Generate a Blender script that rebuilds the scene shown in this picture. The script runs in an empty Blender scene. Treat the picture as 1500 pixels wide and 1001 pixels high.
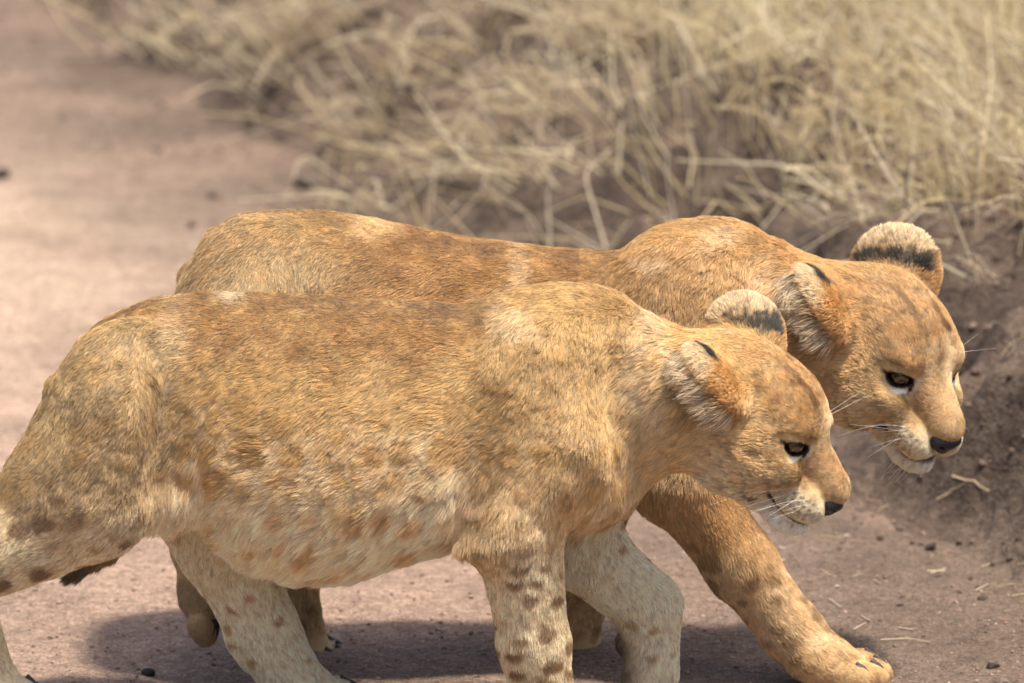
# Two lion cubs walking across a gravel track beside a dry-grass bank.
import bpy, math, os
import numpy as np
from mathutils import Vector

QUICK = float(os.environ.get('FURQ', '1.0'))      # fur density multiplier (1.0 for the finished picture)

# ------------------------------------------------------------------ camera, sky, sun, exposure
scene = bpy.context.scene
PITCH = math.radians(14.0)                        # the camera looks down from a vehicle
DIST = 10.0
S = 0.00086                                       # metres per photo pixel at the cubs
AIM = np.array([0.0, 0.0, 0.5])
FWD = np.array([0.0, math.cos(PITCH), -math.sin(PITCH)])
UPV = np.array([0.0, math.sin(PITCH), math.cos(PITCH)])
EYE = AIM - DIST * FWD

cam_data = bpy.data.cameras.new('camera')
cam = bpy.data.objects.new('camera', cam_data)
scene.collection.objects.link(cam)
cam.location = EYE
cam.rotation_euler = (math.radians(90) - PITCH, 0, 0)
cam_data.sensor_width = 36.0
cam_data.lens = 36.0 * DIST / (1500 * S)
cam_data.clip_start = 0.1
cam_data.clip_end = 400.0
cam_data.dof.use_dof = True
cam_data.dof.focus_distance = DIST + 0.06
cam_data.dof.aperture_fstop = 4.5
scene.camera = cam

SUN_DIR = np.array([0.26, -0.14, 1.00]); SUN_DIR /= np.linalg.norm(SUN_DIR)
world = bpy.data.worlds.new('World'); scene.world = world; world.use_nodes = True
wn = world.node_tree.nodes; wl = world.node_tree.links
sky = wn.new('ShaderNodeTexSky'); sky.sky_type = 'NISHITA'; sky.sun_disc = False
sky.sun_elevation = math.asin(SUN_DIR[2]); sky.sun_rotation = math.atan2(SUN_DIR[0], SUN_DIR[1])
sky.air_density = 1.0; sky.dust_density = 4.0
bg = wn['Background']; bg.inputs['Strength'].default_value = 0.15
wl.new(sky.outputs[0], bg.inputs['Color'])
sun_data = bpy.data.lights.new('sun', 'SUN'); sun_data.energy = 4.0; sun_data.angle = math.radians(5.0)
sun_data.color = (1.0, 0.945, 0.85)
sun = bpy.data.objects.new('sun', sun_data); scene.collection.objects.link(sun)
sun.rotation_euler = Vector(SUN_DIR).to_track_quat('Z', 'Y').to_euler()
scene.view_settings.view_transform = 'Standard'; scene.view_settings.look = 'None'
scene.view_settings.gamma = 1.0; scene.view_settings.exposure = 0.76
scene.render.engine = 'CYCLES'
scene.cycles.max_bounces = 8; scene.cycles.diffuse_bounces = 3; scene.cycles.glossy_bounces = 3
scene.cycles.transmission_bounces = 4; scene.cycles.use_denoising = True
scene.cycles_curves.shape = 'RIBBONS'
COL = scene.collection

# ------------------------------------------------------------------ helpers
def P(px, py, Y):
    """point on the vertical plane at depth Y that lies on the photo's measured position"""
    d = FWD * DIST + np.array([(px - 750) * S, 0, 0]) - UPV * (py - 500) * S
    return EYE + d * ((Y - EYE[1]) / d[1])

def ground_at(px, py, z=0.0):
    d = FWD * DIST + np.array([(px - 750) * S, 0, 0]) - UPV * (py - 500) * S
    return EYE + d * ((z - EYE[2]) / d[2])

def unit(v):
    v = np.asarray(v, float); return v / (np.linalg.norm(v) + 1e-12)

def unit_rows(a):
    return a / (np.linalg.norm(a, axis=1, keepdims=True) + 1e-9)

_tab = np.random.RandomState(7).rand(64, 64, 64).astype(np.float32)
def noise(p, scale=1.0, seed=0):
    q = np.asarray(p, np.float32) / scale + np.float32(seed * 17.31 + 100)
    i = np.floor(q).astype(np.int32); f = q - i; f = f * f * (3 - 2 * f)
    x0, y0, z0 = i[:, 0] & 63, i[:, 1] & 63, i[:, 2] & 63
    x1, y1, z1 = (x0 + 1) & 63, (y0 + 1) & 63, (z0 + 1) & 63
    fx, fy, fz = f[:, 0], f[:, 1], f[:, 2]
    a = _tab[x0, y0, z0] * (1 - fx) + _tab[x1, y0, z0] * fx
    b = _tab[x0, y1, z0] * (1 - fx) + _tab[x1, y1, z0] * fx
    c = _tab[x0, y0, z1] * (1 - fx) + _tab[x1, y0, z1] * fx
    d = _tab[x0, y1, z1] * (1 - fx) + _tab[x1, y1, z1] * fx
    return (a * (1 - fy) + b * fy) * (1 - fz) + (c * (1 - fy) + d * fy) * fz   # 0..1

def fbm(p, scale, seed=0, octaves=3):
    v = 0; a = 0.5; t = 0
    for o in range(octaves):
        v = v + a * noise(p, scale / 2 ** o, seed + o * 3); t += a; a *= 0.5
    return v / t

def worley(p, scale, seed=0, jit=1.0):
    """distance to the nearest and second nearest jittered cell point, and a random value per cell"""
    q = np.asarray(p, np.float32) / scale + 50
    i = np.floor(q).astype(np.int32)
    f1 = np.full(len(q), 9.0, np.float32); f2 = f1.copy(); idv = np.zeros(len(q), np.float32)
    for dx in (-1, 0, 1):
        for dy in (-1, 0, 1):
            for dz in (-1, 0, 1):
                c = i + np.array([dx, dy, dz], np.int32)
                a, b, e = (c[:, 0] + seed) & 63, (c[:, 1] + 2 * seed) & 63, c[:, 2] & 63
                rv = _tab[a, b, e]; jx, jy, jz = (.5 + (k - .5) * jit for k in (rv, _tab[b, e, a], _tab[e, a, b]))
                d = np.sqrt((c[:, 0] + jx - q[:, 0]) ** 2 + (c[:, 1] + jy - q[:, 1]) ** 2 + (c[:, 2] + jz - q[:, 2]) ** 2)
                nearer = d < f1
                f2 = np.where(nearer, f1, np.minimum(f2, d)); idv = np.where(nearer, rv, idv); f1 = np.where(nearer, d, f1)
    return f1, f2, idv

def smooth(a, b, x):
    t = np.clip((x - a) / (b - a), 0, 1); return t * t * (3 - 2 * t)

def blob(u, v, cu, cv, ru, rv, soft=0.6):
    """1 inside an ellipse, fading to 0"""
    d = np.sqrt(((u - cu) / ru) ** 2 + ((v - cv) / rv) ** 2)
    return 1 - smooth(1 - soft, 1 + soft, d)

def mixc(base, colour, w):
    return base * (1 - w[:, None]) + np.asarray(colour, np.float32)[None, :] * w[:, None]

# ------------------------------------------------------------------ solid modelling: blended distance fields -> one closed mesh
class Prim:
    def __init__(s, kind, k=0.03, flow=(-1, 0, -.3), src=None, fur=0.012, lift=0.35, tag='body', sub=False, **kw):
        s.kind = kind; s.k = k; s.flow = np.array(flow, np.float32); s.src = src; s.fur = fur; s.lift = lift; s.tag = tag; s.sub = sub
        s.__dict__.update(kw)
        if kind == 'cone':
            s.a = np.array(s.a, np.float32); s.b = np.array(s.b, np.float32)
            s.c = (s.a + s.b) / 2; s.rad = float(np.linalg.norm(s.a - s.b) / 2 + max(s.ra, s.rb))
        elif kind in ('ell', 'cup', 'almond'):
            s.c = np.array(s.c, np.float32); s.r = np.array(s.r, np.float32); s.rad = float(s.r.max())
            s.M = np.eye(3, dtype=np.float32) if getattr(s, 'M', None) is None else np.array(s.M, np.float32)   # columns = own axes
        elif kind == 'torso':
            t = np.array(s.table, np.float32); xs = np.linspace(t[0, 0], t[-1, 0], 240).astype(np.float32)
            tab = []
            for j in range(1, t.shape[1]):
                v = np.interp(xs, t[:, 0], t[:, j]); kr = np.hanning(17); kr /= kr.sum()
                tab.append(np.convolve(np.pad(v, 8, mode='edge'), kr, 'valid'))
            s.xs = xs; s.tab = tab
            s.c = np.array([xs.mean(), s.y0, t[:, 1:3].mean()], np.float32); s.rad = 1.2
    def dist(s, p):
        if s.kind == 'cone':
            ab = s.b - s.a; t = np.clip(((p - s.a) @ ab) / (ab @ ab), 0, 1)
            q = p - s.a - t[:, None] * ab
            return np.sqrt((q * q).sum(1)) - (s.ra + (s.rb - s.ra) * t)
        if s.kind == 'ell':
            q = (p - s.c) @ s.M
            k0 = np.sqrt(((q / s.r) ** 2).sum(1)); k1 = np.sqrt(((q / (s.r * s.r)) ** 2).sum(1)) + 1e-6
            return np.where(k0 < 0.2, (k0 - 1) * s.r.min(), k0 * (k0 - 1) / k1)
        if s.kind == 'cup':                       # ear: shell of an ellipsoid, open along its third axis
            q = (p - s.c) @ s.M
            def e(q, r):
                k0 = np.sqrt(((q / r) ** 2).sum(1)); k1 = np.sqrt(((q / (r * r)) ** 2).sum(1)) + 1e-6
                return np.where(k0 < 0.2, (k0 - 1) * r.min(), k0 * (k0 - 1) / k1)
            o = e(q, s.r); i = e(q - np.array([-0.10 * s.r[0], 0, s.r[2] * .42], np.float32), s.r * np.array([.90, .87, 1.08], np.float32))
            return np.maximum(o, -i)
        if s.kind == 'almond':                    # eye opening: prism along first axis, u second, v third
            q = (p - s.c) @ s.M
            hl, hh = s.r[1], s.r[2]; R = (hl * hl + hh * hh) / (2 * hh)
            d = np.maximum(np.hypot(q[:, 1], q[:, 2] - (hh - R)), np.hypot(q[:, 1], q[:, 2] + (hh - R))) - R
            return np.maximum(np.maximum(d, -q[:, 0]), q[:, 0] - s.r[0])
        if s.kind == 'torso':
            x = np.clip(p[:, 0], s.xs[0], s.xs[-1])
            top, bot, w, yo = (np.interp(x, s.xs, t) for t in s.tab)
            zc = bot + (top - bot) * 0.47; h = np.where(p[:, 2] > zc, top - zc, zc - bot)
            dz = (p[:, 2] - zc); dy = p[:, 1] - s.y0 - yo
            dy = dy * (1 + 0.10 * np.clip(dz / h, -1, 1.2))
            k = (np.abs(dy / w) ** 2.25 + np.abs(dz / h) ** 2.25 + 1e-9) ** (1 / 2.25)
            d = (k - 1) * np.minimum(w, h)
            ox = np.abs(p[:, 0] - x)
            return np.where(ox > 0, np.hypot(np.maximum(d, 0), ox), d)

def smin(a, b, k):
    h = np.clip(0.5 + 0.5 * (b - a) / k, 0, 1)
    return b + (a - b) * h - k * h * (1 - h)

def smax(a, b, k):
    return -smin(-a, -b, k)

def field(prims, p, c=None, r=0.0):
    f = np.full(len(p), 1.0, np.float32); hit = False
    for q in prims:
        if c is not None and q.kind != 'torso' and np.linalg.norm(q.c - c) - q.rad - r > 0.06:
            continue
        d = q.dist(p)
        if q.sub: f = smax(f, -d, q.k)
        else: f = smin(f, d, q.k)
    return f

def mesh_field(prims, lo, hi, h, B=12):
    """surface nets over blocks near the surface; returns verts, quads"""
    lo = np.array(lo, np.float64); n = np.ceil((np.array(hi) - lo) / h / B).astype(int)
    bi = np.stack(np.meshgrid(*[np.arange(k) for k in n], indexing='ij'), -1).reshape(-1, 3)
    cen = (lo + (bi + 0.5) * B * h).astype(np.float32)
    fc = field(prims, cen)
    G = np.empty((n[0] * B, n[1] * B, n[2] * B), np.float32)
    rad = B * h * 0.87
    off = np.stack(np.meshgrid(*[np.arange(B)] * 3, indexing='ij'), -1).reshape(-1, 3)
    for b, c, f in zip(bi, cen, fc):
        sl = tuple(slice(k * B, k * B + B) for k in b)
        if abs(f) > rad * 1.5 + 0.012:
            G[sl] = np.sign(f); continue
        pts = (lo + (b * B + off) * h).astype(np.float32)
        G[sl] = field(prims, pts, c, rad).reshape(B, B, B)
    sgn = G < 0
    cnt = np.zeros(tuple(np.array(G.shape) - 1), np.int8)
    for dx in (0, 1):
        for dy in (0, 1):
            for dz in (0, 1):
                cnt += sgn[dx:dx + cnt.shape[0], dy:dy + cnt.shape[1], dz:dz + cnt.shape[2]]
    act = np.argwhere((cnt > 0) & (cnt < 8))
    idx = np.full(cnt.shape, -1, np.int32); idx[tuple(act.T)] = np.arange(len(act))
    acc = np.zeros((len(act), 3)); num = np.zeros(len(act))
    cor = {}
    for dx in (0, 1):
        for dy in (0, 1):
            for dz in (0, 1):
                cor[dx, dy, dz] = G[act[:, 0] + dx, act[:, 1] + dy, act[:, 2] + dz]
    for ax in range(3):
        o = [0, 1, 2]; o.remove(ax)
        for s1 in (0, 1):
            for s2 in (0, 1):
                a = [0, 0, 0]; a[o[0]] = s1; a[o[1]] = s2; b = list(a); b[ax] = 1
                va, vb = cor[tuple(a)], cor[tuple(b)]; m = (va < 0) != (vb < 0)
                t = np.where(m, va / np.where(m, va - vb, 1), 0)
                pt = np.tile(np.array(a, float), (len(act), 1)); pt[:, ax] = t
                acc += pt * m[:, None]; num += m
    verts = lo + (act + acc / num[:, None]) * h
    quads = []
    for ax in range(3):
        o1, o2 = (ax + 1) % 3, (ax + 2) % 3
        a = [slice(None)] * 3; b = [slice(None)] * 3; a[ax] = slice(0, -1); b[ax] = slice(1, None)
        ch = np.argwhere(sgn[tuple(a)] != sgn[tuple(b)])
        ch = ch[(ch[:, o1] > 0) & (ch[:, o2] > 0) & (ch[:, o1] < cnt.shape[o1]) & (ch[:, o2] < cnt.shape[o2])]
        e1 = np.zeros(3, int); e1[o1] = 1; e2 = np.zeros(3, int); e2[o2] = 1
        c = [idx[tuple((ch - e).T)] for e in (0 * e1, e1, e1 + e2, e2)]
        q = np.stack(c, 1); ins = sgn[tuple(ch.T)]
        q[~ins] = q[~ins][:, ::-1]
        quads.append(q)
    quads = np.concatenate(quads); quads = quads[(quads >= 0).all(1)]
    return verts, quads

def quad_normals(v, q):
    n = np.cross(v[q[:, 2]] - v[q[:, 0]], v[q[:, 3]] - v[q[:, 1]])
    vn = np.zeros_like(v)
    for k in range(4):
        for ax in range(3):
            vn[:, ax] += np.bincount(q[:, k], n[:, ax], len(v))
    return unit_rows(vn), np.linalg.norm(n, axis=1) * 0.5

def sphere(nu, nv):
    v = [(math.cos(math.pi * j / nv), math.sin(math.pi * j / nv) * math.cos(2 * math.pi * i / nu), math.sin(math.pi * j / nv) * math.sin(2 * math.pi * i / nu)) for j in range(nv + 1) for i in range(nu)]
    f = [(j * nu + i, j * nu + (i + 1) % nu, (j + 1) * nu + (i + 1) % nu, (j + 1) * nu + i) for j in range(nv) for i in range(nu)]
    return np.array(v), np.array(f)[:, ::-1]

def build_mesh(name, verts, faces, mat, parent=None, smooth_shade=True, colours=None):
    """faces: (n,k) int array"""
    me = bpy.data.meshes.new(name)
    verts = np.asarray(verts, np.float32); faces = np.asarray(faces, np.int32); k = faces.shape[1]
    me.vertices.add(len(verts)); me.vertices.foreach_set('co', verts.ravel())
    me.loops.add(faces.size); me.loops.foreach_set('vertex_index', faces.ravel())
    me.polygons.add(len(faces)); me.polygons.foreach_set('loop_start', np.arange(0, faces.size, k, dtype=np.int32))
    me.polygons.foreach_set('use_smooth', np.full(len(faces), smooth_shade, bool))
    me.update(calc_edges=True)
    if colours is not None:
        at = me.color_attributes.new('tint', 'FLOAT_COLOR', 'POINT')
        at.data.foreach_set('color', np.concatenate([colours, np.ones((len(colours), 1))], 1).astype(np.float32).ravel())
    me.materials.append(mat)
    o = bpy.data.objects.new(name, me); COL.objects.link(o)
    if parent is not None: o.parent = parent; o.matrix_parent_inverse = parent.matrix_world.inverted()
    return o

def build_strands(name, pts, radius, colours, mat, parent=None):
    """pts (n,k,3), radius (n,k), colours (n,k,3) -> one hair-curves object"""
    n, k, _ = pts.shape
    hc = bpy.data.hair_curves.new(name)
    hc.add_curves([k] * n)
    hc.attributes['position'].data.foreach_set('vector', np.ascontiguousarray(pts, np.float32).ravel())
    ra = hc.attributes.get('radius') or hc.attributes.new('radius', 'FLOAT', 'POINT')
    ra.data.foreach_set('value', np.ascontiguousarray(radius, np.float32).ravel())
    ca = hc.attributes.new('tint', 'FLOAT_COLOR', 'POINT')
    ca.data.foreach_set('color', np.concatenate([colours, np.ones((n, k, 1))], 2).astype(np.float32).ravel())
    hc.materials.append(mat)
    o = bpy.data.objects.new(name, hc); COL.objects.link(o)
    if parent is not None: o.parent = parent; o.matrix_parent_inverse = parent.matrix_world.inverted()
    return o

def empty(name, loc, label, cat, group=None):
    o = bpy.data.objects.new(name, None); COL.objects.link(o); o.location = loc; o.empty_display_size = 0.1
    o['label'] = label; o['category'] = cat
    if group: o['group'] = group
    bpy.context.view_layer.update()
    return o

# ------------------------------------------------------------------ materials
def new_mat(name):
    m = bpy.data.materials.new(name); m.use_nodes = True
    nt = m.node_tree; nt.nodes.clear()
    out = nt.nodes.new('ShaderNodeOutputMaterial')
    return m, nt, out

def fur_material(name, rough=0.40, gloss=0.06, trans=0.28):
    m, nt, out = new_mat(name); N = nt.nodes.new; L = nt.links.new
    at = N('ShaderNodeAttribute'); at.attribute_name = 'tint'
    di = N('ShaderNodeBsdfDiffuse'); tr = N('ShaderNodeBsdfTranslucent'); mx = N('ShaderNodeMixShader'); mx.inputs[0].default_value = trans
    L(at.outputs['Color'], di.inputs['Color']); L(at.outputs['Color'], tr.inputs['Color'])
    L(di.outputs[0], mx.inputs[1]); L(tr.outputs[0], mx.inputs[2])
    hr = N('ShaderNodeBsdfHair'); hr.component = 'Reflection'; hr.inputs['Color'].default_value = (1, .93, .8, 1)
    hr.inputs['RoughnessU'].default_value = rough; hr.inputs['RoughnessV'].default_value = 0.6
    m2 = N('ShaderNodeMixShader'); m2.inputs[0].default_value = gloss
    L(mx.outputs[0], m2.inputs[1]); L(hr.outputs[0], m2.inputs[2]); L(m2.outputs[0], out.inputs['Surface'])
    return m

def skin_material(name):
    m, nt, out = new_mat(name); N = nt.nodes.new; L = nt.links.new
    at = N('ShaderNodeAttribute'); at.attribute_name = 'tint'
    b = N('ShaderNodeBsdfPrincipled'); b.inputs['Roughness'].default_value = 0.85
    b.inputs['Specular IOR Level'].default_value = 0.15
    L(at.outputs['Color'], b.inputs['Base Color']); L(b.outputs[0], out.inputs['Surface'])
    return m

def plain_material(name, col, rough=0.6, spec=0.5, bump=0.0, bscale=200.0):
    m, nt, out = new_mat(name); N = nt.nodes.new; L = nt.links.new
    b = N('ShaderNodeBsdfPrincipled'); b.inputs['Roughness'].default_value = rough
    b.inputs['Specular IOR Level'].default_value = spec
    tc = N('ShaderNodeTexCoord'); nz = N('ShaderNodeTexNoise'); nz.inputs['Scale'].default_value = bscale
    L(tc.outputs['Object'], nz.inputs['Vector'])
    rp = N('ShaderNodeValToRGB'); rp.color_ramp.elements[0].color = (*[c * .7 for c in col], 1); rp.color_ramp.elements[1].color = (*[min(1, c * 1.3) for c in col], 1)
    L(nz.outputs[0], rp.inputs[0]); L(rp.outputs[0], b.inputs['Base Color'])
    if bump:
        bp = N('ShaderNodeBump'); bp.inputs['Strength'].default_value = bump; bp.inputs['Distance'].default_value = 0.001
        L(nz.outputs[0], bp.inputs['Height']); L(bp.outputs[0], b.inputs['Normal'])
    L(b.outputs[0], out.inputs['Surface'])
    return m

def eye_material():
    """iris, pupil and dark rim measured from the eyeball's own +X axis"""
    m, nt, out = new_mat('lion_eye'); N = nt.nodes.new; L = nt.links.new
    tc = N('ShaderNodeTexCoord'); sp = N('ShaderNodeSeparateXYZ'); L(tc.outputs['Object'], sp.inputs[0])
    yy = N('ShaderNodeMath'); yy.operation = 'MULTIPLY'; L(sp.outputs['Y'], yy.inputs[0]); L(sp.outputs['Y'], yy.inputs[1])
    zz = N('ShaderNodeMath'); zz.operation = 'MULTIPLY_ADD'; L(sp.outputs['Z'], zz.inputs[0]); L(sp.outputs['Z'], zz.inputs[1]); L(yy.outputs[0], zz.inputs[2])
    rt = N('ShaderNodeMath'); rt.operation = 'SQRT'; L(zz.outputs[0], rt.inputs[0])
    nz = N('ShaderNodeTexNoise'); nz.inputs['Scale'].default_value = 9; L(tc.outputs['Object'], nz.inputs['Vector'])
    ad = N('ShaderNodeMath'); ad.operation = 'MULTIPLY_ADD'; ad.inputs[1].default_value = 0.06; L(nz.outputs[0], ad.inputs[0]); L(rt.outputs[0], ad.inputs[2])
    rp = N('ShaderNodeValToRGB'); e = rp.color_ramp.elements
    e[0].position = 0.0; e[0].color = (.004, .003, .003, 1); e[1].position = 0.37; e[1].color = (.006, .005, .004, 1)
    for pos, c in ((0.40, (.06, .03, .011)), (0.54, (.13, .068, .022)), (0.66, (.07, .036, .014)), (0.74, (.012, .008, .006)), (1.0, (.035, .02, .015))):
        k = e.new(pos); k.color = (*c, 1)
    L(ad.outputs[0], rp.inputs[0])
    b = N('ShaderNodeBsdfPrincipled'); b.inputs['Roughness'].default_value = 0.06; b.inputs['Specular IOR Level'].default_value = 0.6
    L(rp.outputs[0], b.inputs['Base Color']); L(b.outputs[0], out.inputs['Surface'])
    return m

MAT = {}
MAT['fur'] = fur_material('lion_fur'); MAT['skin'] = skin_material('lion_skin')
MAT['whisker'] = fur_material('whisker', .3, .25, .3)
MAT['nose'] = plain_material('nose_leather', (.012, .009, .009), .42, .5, .6, 900)
MAT['claw'] = plain_material('claw_horn', (.025, .02, .018), .35, .5, 0, 300)
MAT['eye'] = eye_material()

TAN = (.51, .335, .130); CREAM = (.82, .68, .45); BROWN = (.17, .08, .026); DORSAL = (.31, .158, .046); OLIVE = (.335, .225, .105)
DARK = (.03, .022, .018); WHITE = (.82, .74, .60); GREY = (.24, .19, .14)

def ground_material():
    m, nt, out = new_mat('track_soil'); N = nt.nodes.new; L = nt.links.new
    at = N('ShaderNodeAttribute'); at.attribute_name = 'tint'
    tc = N('ShaderNodeTexCoord')
    def nz(scale, det=4.0, rough=.6):
        k = N('ShaderNodeTexNoise'); k.inputs['Scale'].default_value = scale; k.inputs['Detail'].default_value = det; k.inputs['Roughness'].default_value = rough
        L(tc.outputs['Object'], k.inputs['Vector']); return k
    def mul(a, fac_node, lo, hi, out_socket=0):
        mr = N('ShaderNodeMapRange'); mr.inputs['From Min'].default_value = .3; mr.inputs['From Max'].default_value = .7
        mr.inputs['To Min'].default_value = lo; mr.inputs['To Max'].default_value = hi; L(fac_node.outputs[out_socket], mr.inputs['Value'])
        mx = N('ShaderNodeMix'); mx.data_type = 'RGBA'; mx.blend_type = 'MULTIPLY'; mx.inputs['Factor'].default_value = 1.0
        cb = N('ShaderNodeCombineColor'); [L(mr.outputs[0], cb.inputs[j]) for j in range(3)]
        L(a, mx.inputs['A']); L(cb.outputs[0], mx.inputs['B']); return mx.outputs['Result']
    c = mul(at.outputs['Color'], nz(9), .82, 1.16)
    c = mul(c, nz(60, 3), .80, 1.20)
    fine = nz(260, 2)
    c = mul(c, fine, .62, 1.35)
    vo = N('ShaderNodeTexVoronoi'); vo.inputs['Scale'].default_value = 190; L(tc.outputs['Object'], vo.inputs['Vector'])
    hs = N('ShaderNodeHueSaturation'); hs.inputs['Color'].default_value = (1, 1, 1, 1)
    sp = N('ShaderNodeSeparateColor'); L(vo.outputs['Color'], sp.inputs[0])
    mr = N('ShaderNodeMapRange'); mr.inputs['To Min'].default_value = .72; mr.inputs['To Max'].default_value = 1.32; L(sp.outputs[0], mr.inputs['Value'])
    cb = N('ShaderNodeCombineColor'); [L(mr.outputs[0], cb.inputs[j]) for j in range(3)]
    mx = N('ShaderNodeMix'); mx.data_type = 'RGBA'; mx.blend_type = 'MULTIPLY'; mx.inputs['Factor'].default_value = .7
    L(c, mx.inputs['A']); L(cb.outputs[0], mx.inputs['B'])
    b = N('ShaderNodeBsdfPrincipled'); b.inputs['Roughness'].default_value = .95; b.inputs['Specular IOR Level'].default_value = .12
    L(mx.outputs['Result'], b.inputs['Base Color'])
    b1 = N('ShaderNodeBump'); b1.inputs['Strength'].default_value = .8; b1.inputs['Distance'].default_value = .004; L(fine.outputs[0], b1.inputs['Height'])
    b2 = N('ShaderNodeBump'); b2.inputs['Strength'].default_value = .7; b2.inputs['Distance'].default_value = .02; L(nz(38, 4).outputs[0], b2.inputs['Height']); L(b1.outputs[0], b2.inputs['Normal'])
    L(b2.outputs[0], b.inputs['Normal']); L(b.outputs[0], out.inputs['Surface'])
    return m

def tint_material(name, rough=.9):
    m, nt, out = new_mat(name); N = nt.nodes.new; L = nt.links.new
    at = N('ShaderNodeAttribute'); at.attribute_name = 'tint'
    b = N('ShaderNodeBsdfPrincipled'); b.inputs['Roughness'].default_value = rough; b.inputs['Specular IOR Level'].default_value = .2
    tc = N('ShaderNodeTexCoord'); n_ = N('ShaderNodeTexNoise'); n_.inputs['Scale'].default_value = 300; L(tc.outputs['Object'], n_.inputs['Vector'])
    bp = N('ShaderNodeBump'); bp.inputs['Strength'].default_value = .5; bp.inputs['Distance'].default_value = .002; L(n_.outputs[0], bp.inputs['Height']); L(bp.outputs[0], b.inputs['Normal'])
    L(at.outputs['Color'], b.inputs['Base Color']); L(b.outputs[0], out.inputs['Surface'])
    return m
MAT['ground'] = ground_material(); MAT['stone'] = tint_material('loose_stone'); MAT['straw'] = fur_material('dry_straw', .4, .06, .35)

# ------------------------------------------------------------------ the setting: gravel track, earth bank
EDGE = np.array([(-60, 4.0), (-6, 1.6), (-1, .98), (.2, .82), (.67, .68), (1.43, .43), (2.2, .12), (3.08, -.34), (4.6, -.88), (7, -1.9), (20, -7), (200, -80)], float)
ROAD_PINK = np.array([.262, .178, .130]); ROAD_TAN = np.array([.362, .262, .186]); LOAM = np.array([.104, .074, .054]); LOAM_DK = np.array([.060, .042, .031])

def bank_s(x, y):
    xe = np.interp(y, EDGE[:, 0], EDGE[:, 1])
    return (x - xe) * .86

def bank_h(x, y):
    p = np.stack([x, y, np.zeros_like(x)], 1).astype(np.float32)
    s = bank_s(x, y) + (fbm(p, .55, 81) - .5) * .42 + (fbm(p, .10, 80) - .5) * .12
    face = np.interp(s, [-1, -.25, -.05, .06, .20, .42, .9, 2.0, 6, 40, 200], [-.06, -.030, -.008, .022, .105, .20, .27, .36, .55, .9, 1.2])
    face = face + .15 * smooth(.0, .30, s) * smooth(2.6, 1.4, y)
    rough = smooth(-.15, .15, s)
    clod = (fbm(p, .34, 82, 2) - .5) * .26 * smooth(.1, .5, s) + (fbm(p, .14, 83, 4) - .5) * .14 + (fbm(p, .055, 86, 3) - .5) * .075 + (fbm(p, .02, 88, 2) - .5) * .012
    return face + rough * clod * np.interp(s, [0, .1, .5, 1.2], [.3, 1, 1, .8]), s

def graded(lo, hi, step, far):
    core = np.arange(lo, hi + step * .5, step); g = []; d = step; x = hi
    while x < far: d *= 1.25; x += d; g.append(x)
    h_ = []; d = step; x = lo
    while x > -far: d *= 1.25; x -= d; h_.append(x)
    return np.array(h_[::-1] + list(core) + g)

def sheet(name, gx, gy, zfun):
    X, Y = np.meshgrid(gx, gy, indexing='ij'); x, y = X.ravel(), Y.ravel()
    z, c = zfun(x, y)
    i = np.arange(len(gx) * len(gy)).reshape(len(gx), len(gy))
    f = np.stack([i[:-1, :-1], i[1:, :-1], i[1:, 1:], i[:-1, 1:]], -1).reshape(-1, 4)
    o = build_mesh(name, np.stack([x, y, z], 1), f, MAT['ground'], None, True, c)
    o['kind'] = 'structure'; return o

def road_fun(x, y):
    p = np.stack([x, y, np.zeros_like(x)], 1).astype(np.float32)
    s = bank_s(x, y) + (fbm(p, .4, 91) - .5) * .30
    near_ = (np.abs(x) < 4) & (np.abs(y) < 8)
    z = ((fbm(p, .35, 92) - .5) * .022 + (fbm(p, .05, 93) - .5) * .008) * near_ - .004
    c = np.tile(ROAD_PINK, (len(x), 1)); c = mixc(c, ROAD_TAN, smooth(.6, 3.2, y + (fbm(p, .6, 95) - .5) * .4))
    c = mixc(c, LOAM * 1.08, smooth(-.80, -.05, s) * .95)
    c = mixc(c, ROAD_PINK * .80, smooth(.52, .7, fbm(p, .22, 97)) * .6)
    return z, c

def bank_fun(x, y):
    z, s = bank_h(x, y)
    p = np.stack([x, y, z], 1).astype(np.float32)
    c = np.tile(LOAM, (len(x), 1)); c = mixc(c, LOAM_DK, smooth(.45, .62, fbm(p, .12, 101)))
    c = mixc(c, np.array([.066, .047, .033]), smooth(.4, 1.0, s) * .6)  # soil darkened under the grass to paint shade into the gaps
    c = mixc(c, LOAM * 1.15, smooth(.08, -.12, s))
    return z, c
sheet('dirt_road', graded(-1.4, 1.3, .02, 90), graded(-.6, 5.4, .02, 90), road_fun)
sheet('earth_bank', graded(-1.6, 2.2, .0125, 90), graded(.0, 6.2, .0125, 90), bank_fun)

def ground_z(x, y):
    zr, _ = road_fun(x, y); zb, s = bank_h(x, y)
    return np.maximum(zr, zb), s

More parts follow.
